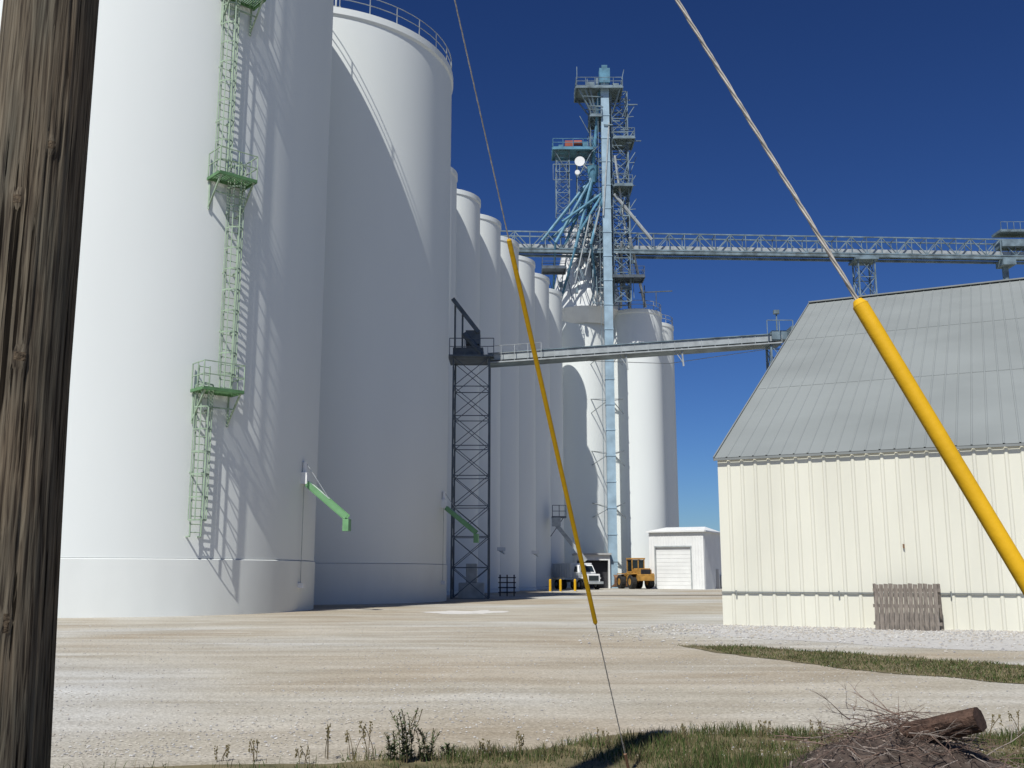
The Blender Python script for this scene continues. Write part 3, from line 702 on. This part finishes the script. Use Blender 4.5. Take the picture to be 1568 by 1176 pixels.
for x,y,h in((-1.55,8.9,.26),(-1.35,9.0,.2),(-1.15,8.8,.3),(.1,8.9,.18),(2.2,9.5,.2),(4.1,9.3,.3),(-2.1,8.8,.15),(.8,9.4,.14),(2.55,8.8,.3),(4.35,9.2,.32),(-1.7,8.7,.12),(-2.4,8.8,.1),(-.2,9.0,.12),(1.6,9.6,.16)): weed(x,y,h,3,gc[2],False,'dry_weed')
e=empty('brush_pile',(3.02,8.35,0)); g=MB(); random.seed(5)
def twig(p,d,L_,r,dep=0):
    pts=[V(p)]; d=V(d).normalized()
    for s_ in range(4):
        d=(d+V((random.uniform(-.28,.28),random.uniform(-.28,.28),random.uniform(-.22,.18)))).normalized(); pts.append(pts[-1]+d*L_/4)
    for i in range(4): g.tube(pts[i],pts[i+1],r*(1-.2*i),4,r*(1-.2*(i+1)))
    if dep<2:
        for k in range(2): 
            twig(pts[random.randint(1,3)],d+V((random.uniform(-.8,.8),random.uniform(-.8,.8),random.uniform(-.2,.5))),L_*.5,r*.55,dep+1)
for k in range(330):
    x=random.gauss(0,.34); y=random.gauss(0,.30); z=max(.02,random.uniform(.10,.44)*(1-abs(x)/1.1))
    a=random.uniform(0,6.28); g.mi=random.choice([0,0,1]); twig((x,y,z),(math.cos(a),math.sin(a),random.uniform(-.25,.35)),random.uniform(.12,.5),random.uniform(.002,.007))
M['twigA']=mat('dead_twig',(.19,.13,.10),.9,.2,8); M['twigB']=mat('grey_twig',(.32,.27,.23),.9,.2,8)
g.obj('twigs',['twigA','twigB'],e)
g=MB()
for k in range(7500):
    a=random.uniform(0,6.28); rr=random.random()**.6*.88; x=rr*math.cos(a);y=rr*.8*math.sin(a); z=.38*(1-rr/.88)**.8*random.uniform(.6,1.08)
    s_=random.uniform(.005,.018); q=V((x,y,z)); d1=V((random.uniform(-1,1),random.uniform(-1,1),random.uniform(-.7,.7))).normalized()*s_; d2=d1.orthogonal().normalized()*s_*.35
    g.mi=random.choice([0,1,2,2]); g.add([q,q+d1+d2,q+d1*2,q+d1-d2],[(0,1,2,3)])
M['leafA']=mat('dead_leaf_brown',(.18,.125,.10),.9,.2,8); M['leafB']=mat('dead_leaf_tan',(.30,.24,.20),.9,.2,8); M['leafC']=mat('dead_leaf_dark',(.08,.055,.045),.9,.2,8)
g.obj('leaf_litter',['leafA','leafB','leafC'],e)
vs=[];fs=[];N=28
g=MB()
for j in range(9):
    f=j/8
    for i in range(N):
        t=2*math.pi*i/N; rr=.92*f; z=.32*(1-f**1.4)+noise.noise(V((math.cos(t)*2,math.sin(t)*2,f*4)))*.05*(1-f)-.01; vs.append((rr*math.cos(t)*1.05,rr*math.sin(t)*.85,z))
for j in range(8):
    for i in range(N): fs.append((j*N+i,j*N+(i+1)%N,(j+1)*N+(i+1)%N,(j+1)*N+i))
g.add(vs,fs); M['mound']=mat('mulch_mound',(.10,.075,.06),.95,.35,9,.8,40); g.obj('mound',['mound'],e,True)
e=empty('cut_log'); g=MB(); a=V((2.98,8.4,.24)); b=V((3.46,7.90,.45)); d,x,y=g.frame(a,b); N=36; vs=[];K=16
for k in range(K+1):
    p=a.lerp(b,k/K)
    for i in range(N):
        t=2*math.pi*i/N; r=.088+.016*noise.noise(V((math.cos(t)*2.0,math.sin(t)*2.0,k*.2)))+.010*noise.noise(V((math.cos(t)*8,math.sin(t)*8,k*.35))); vs.append(p+x*r*math.cos(t)+y*r*math.sin(t))
fs=[(k*N+i,k*N+(i+1)%N,(k+1)*N+(i+1)%N,(k+1)*N+i) for k in range(K) for i in range(N)]
g.add(vs,fs); g.mi=1; g.add([v_+d*.002 for v_ in vs[K*N:]],[tuple(range(N))])
M['bark']=mat('log_bark',(.11,.065,.045),.9,.35,14,.9,45); M['endgrain']=mat('log_end_grain',(.055,.032,.025),.9,.3,14,.5,40)
g.obj('log',['bark','endgrain'],e)

# distant tree line
g=MB(); random.seed(21)
for k in range(46):
    x=38+k*2.2+random.uniform(-1,1); y=225+random.uniform(-8,12); h=random.uniform(5.5,9.5)
    g.mi=3; g.tube((x,y,0),(x,y,h*.5),.22,6,.1)
    for c_ in range(9):
        a=random.uniform(0,6.28); cc=V((x+math.cos(a)*1.6*random.random(),y+math.sin(a)*1.6*random.random(),h*random.uniform(.25,.85))); rr=random.uniform(.9,1.9)
        for q in range(55):
            dv=V((random.gauss(0,1),random.gauss(0,1),random.gauss(0,.8))).normalized()*rr*random.uniform(.6,1.1); p=cc+dv; s1=V((random.uniform(-1,1),random.uniform(-1,1),random.uniform(-1,1))).normalized()*.3; s2=s1.orthogonal().normalized()*.22
            g.mi=random.choice([0,1,2]); g.add([p-s1,p+s2,p+s1,p-s2],[(0,1,2,3)])
tl=[mat('tree_leaf_dark',(.035,.06,.018),.8,.2,1),mat('tree_leaf_mid',(.06,.09,.025),.8,.2,1),mat('tree_leaf_light',(.09,.12,.035),.8,.2,1),mat('tree_bark',(.1,.08,.06),.9,.2,1)]
g.obj('tree_line',tl)
print('done')
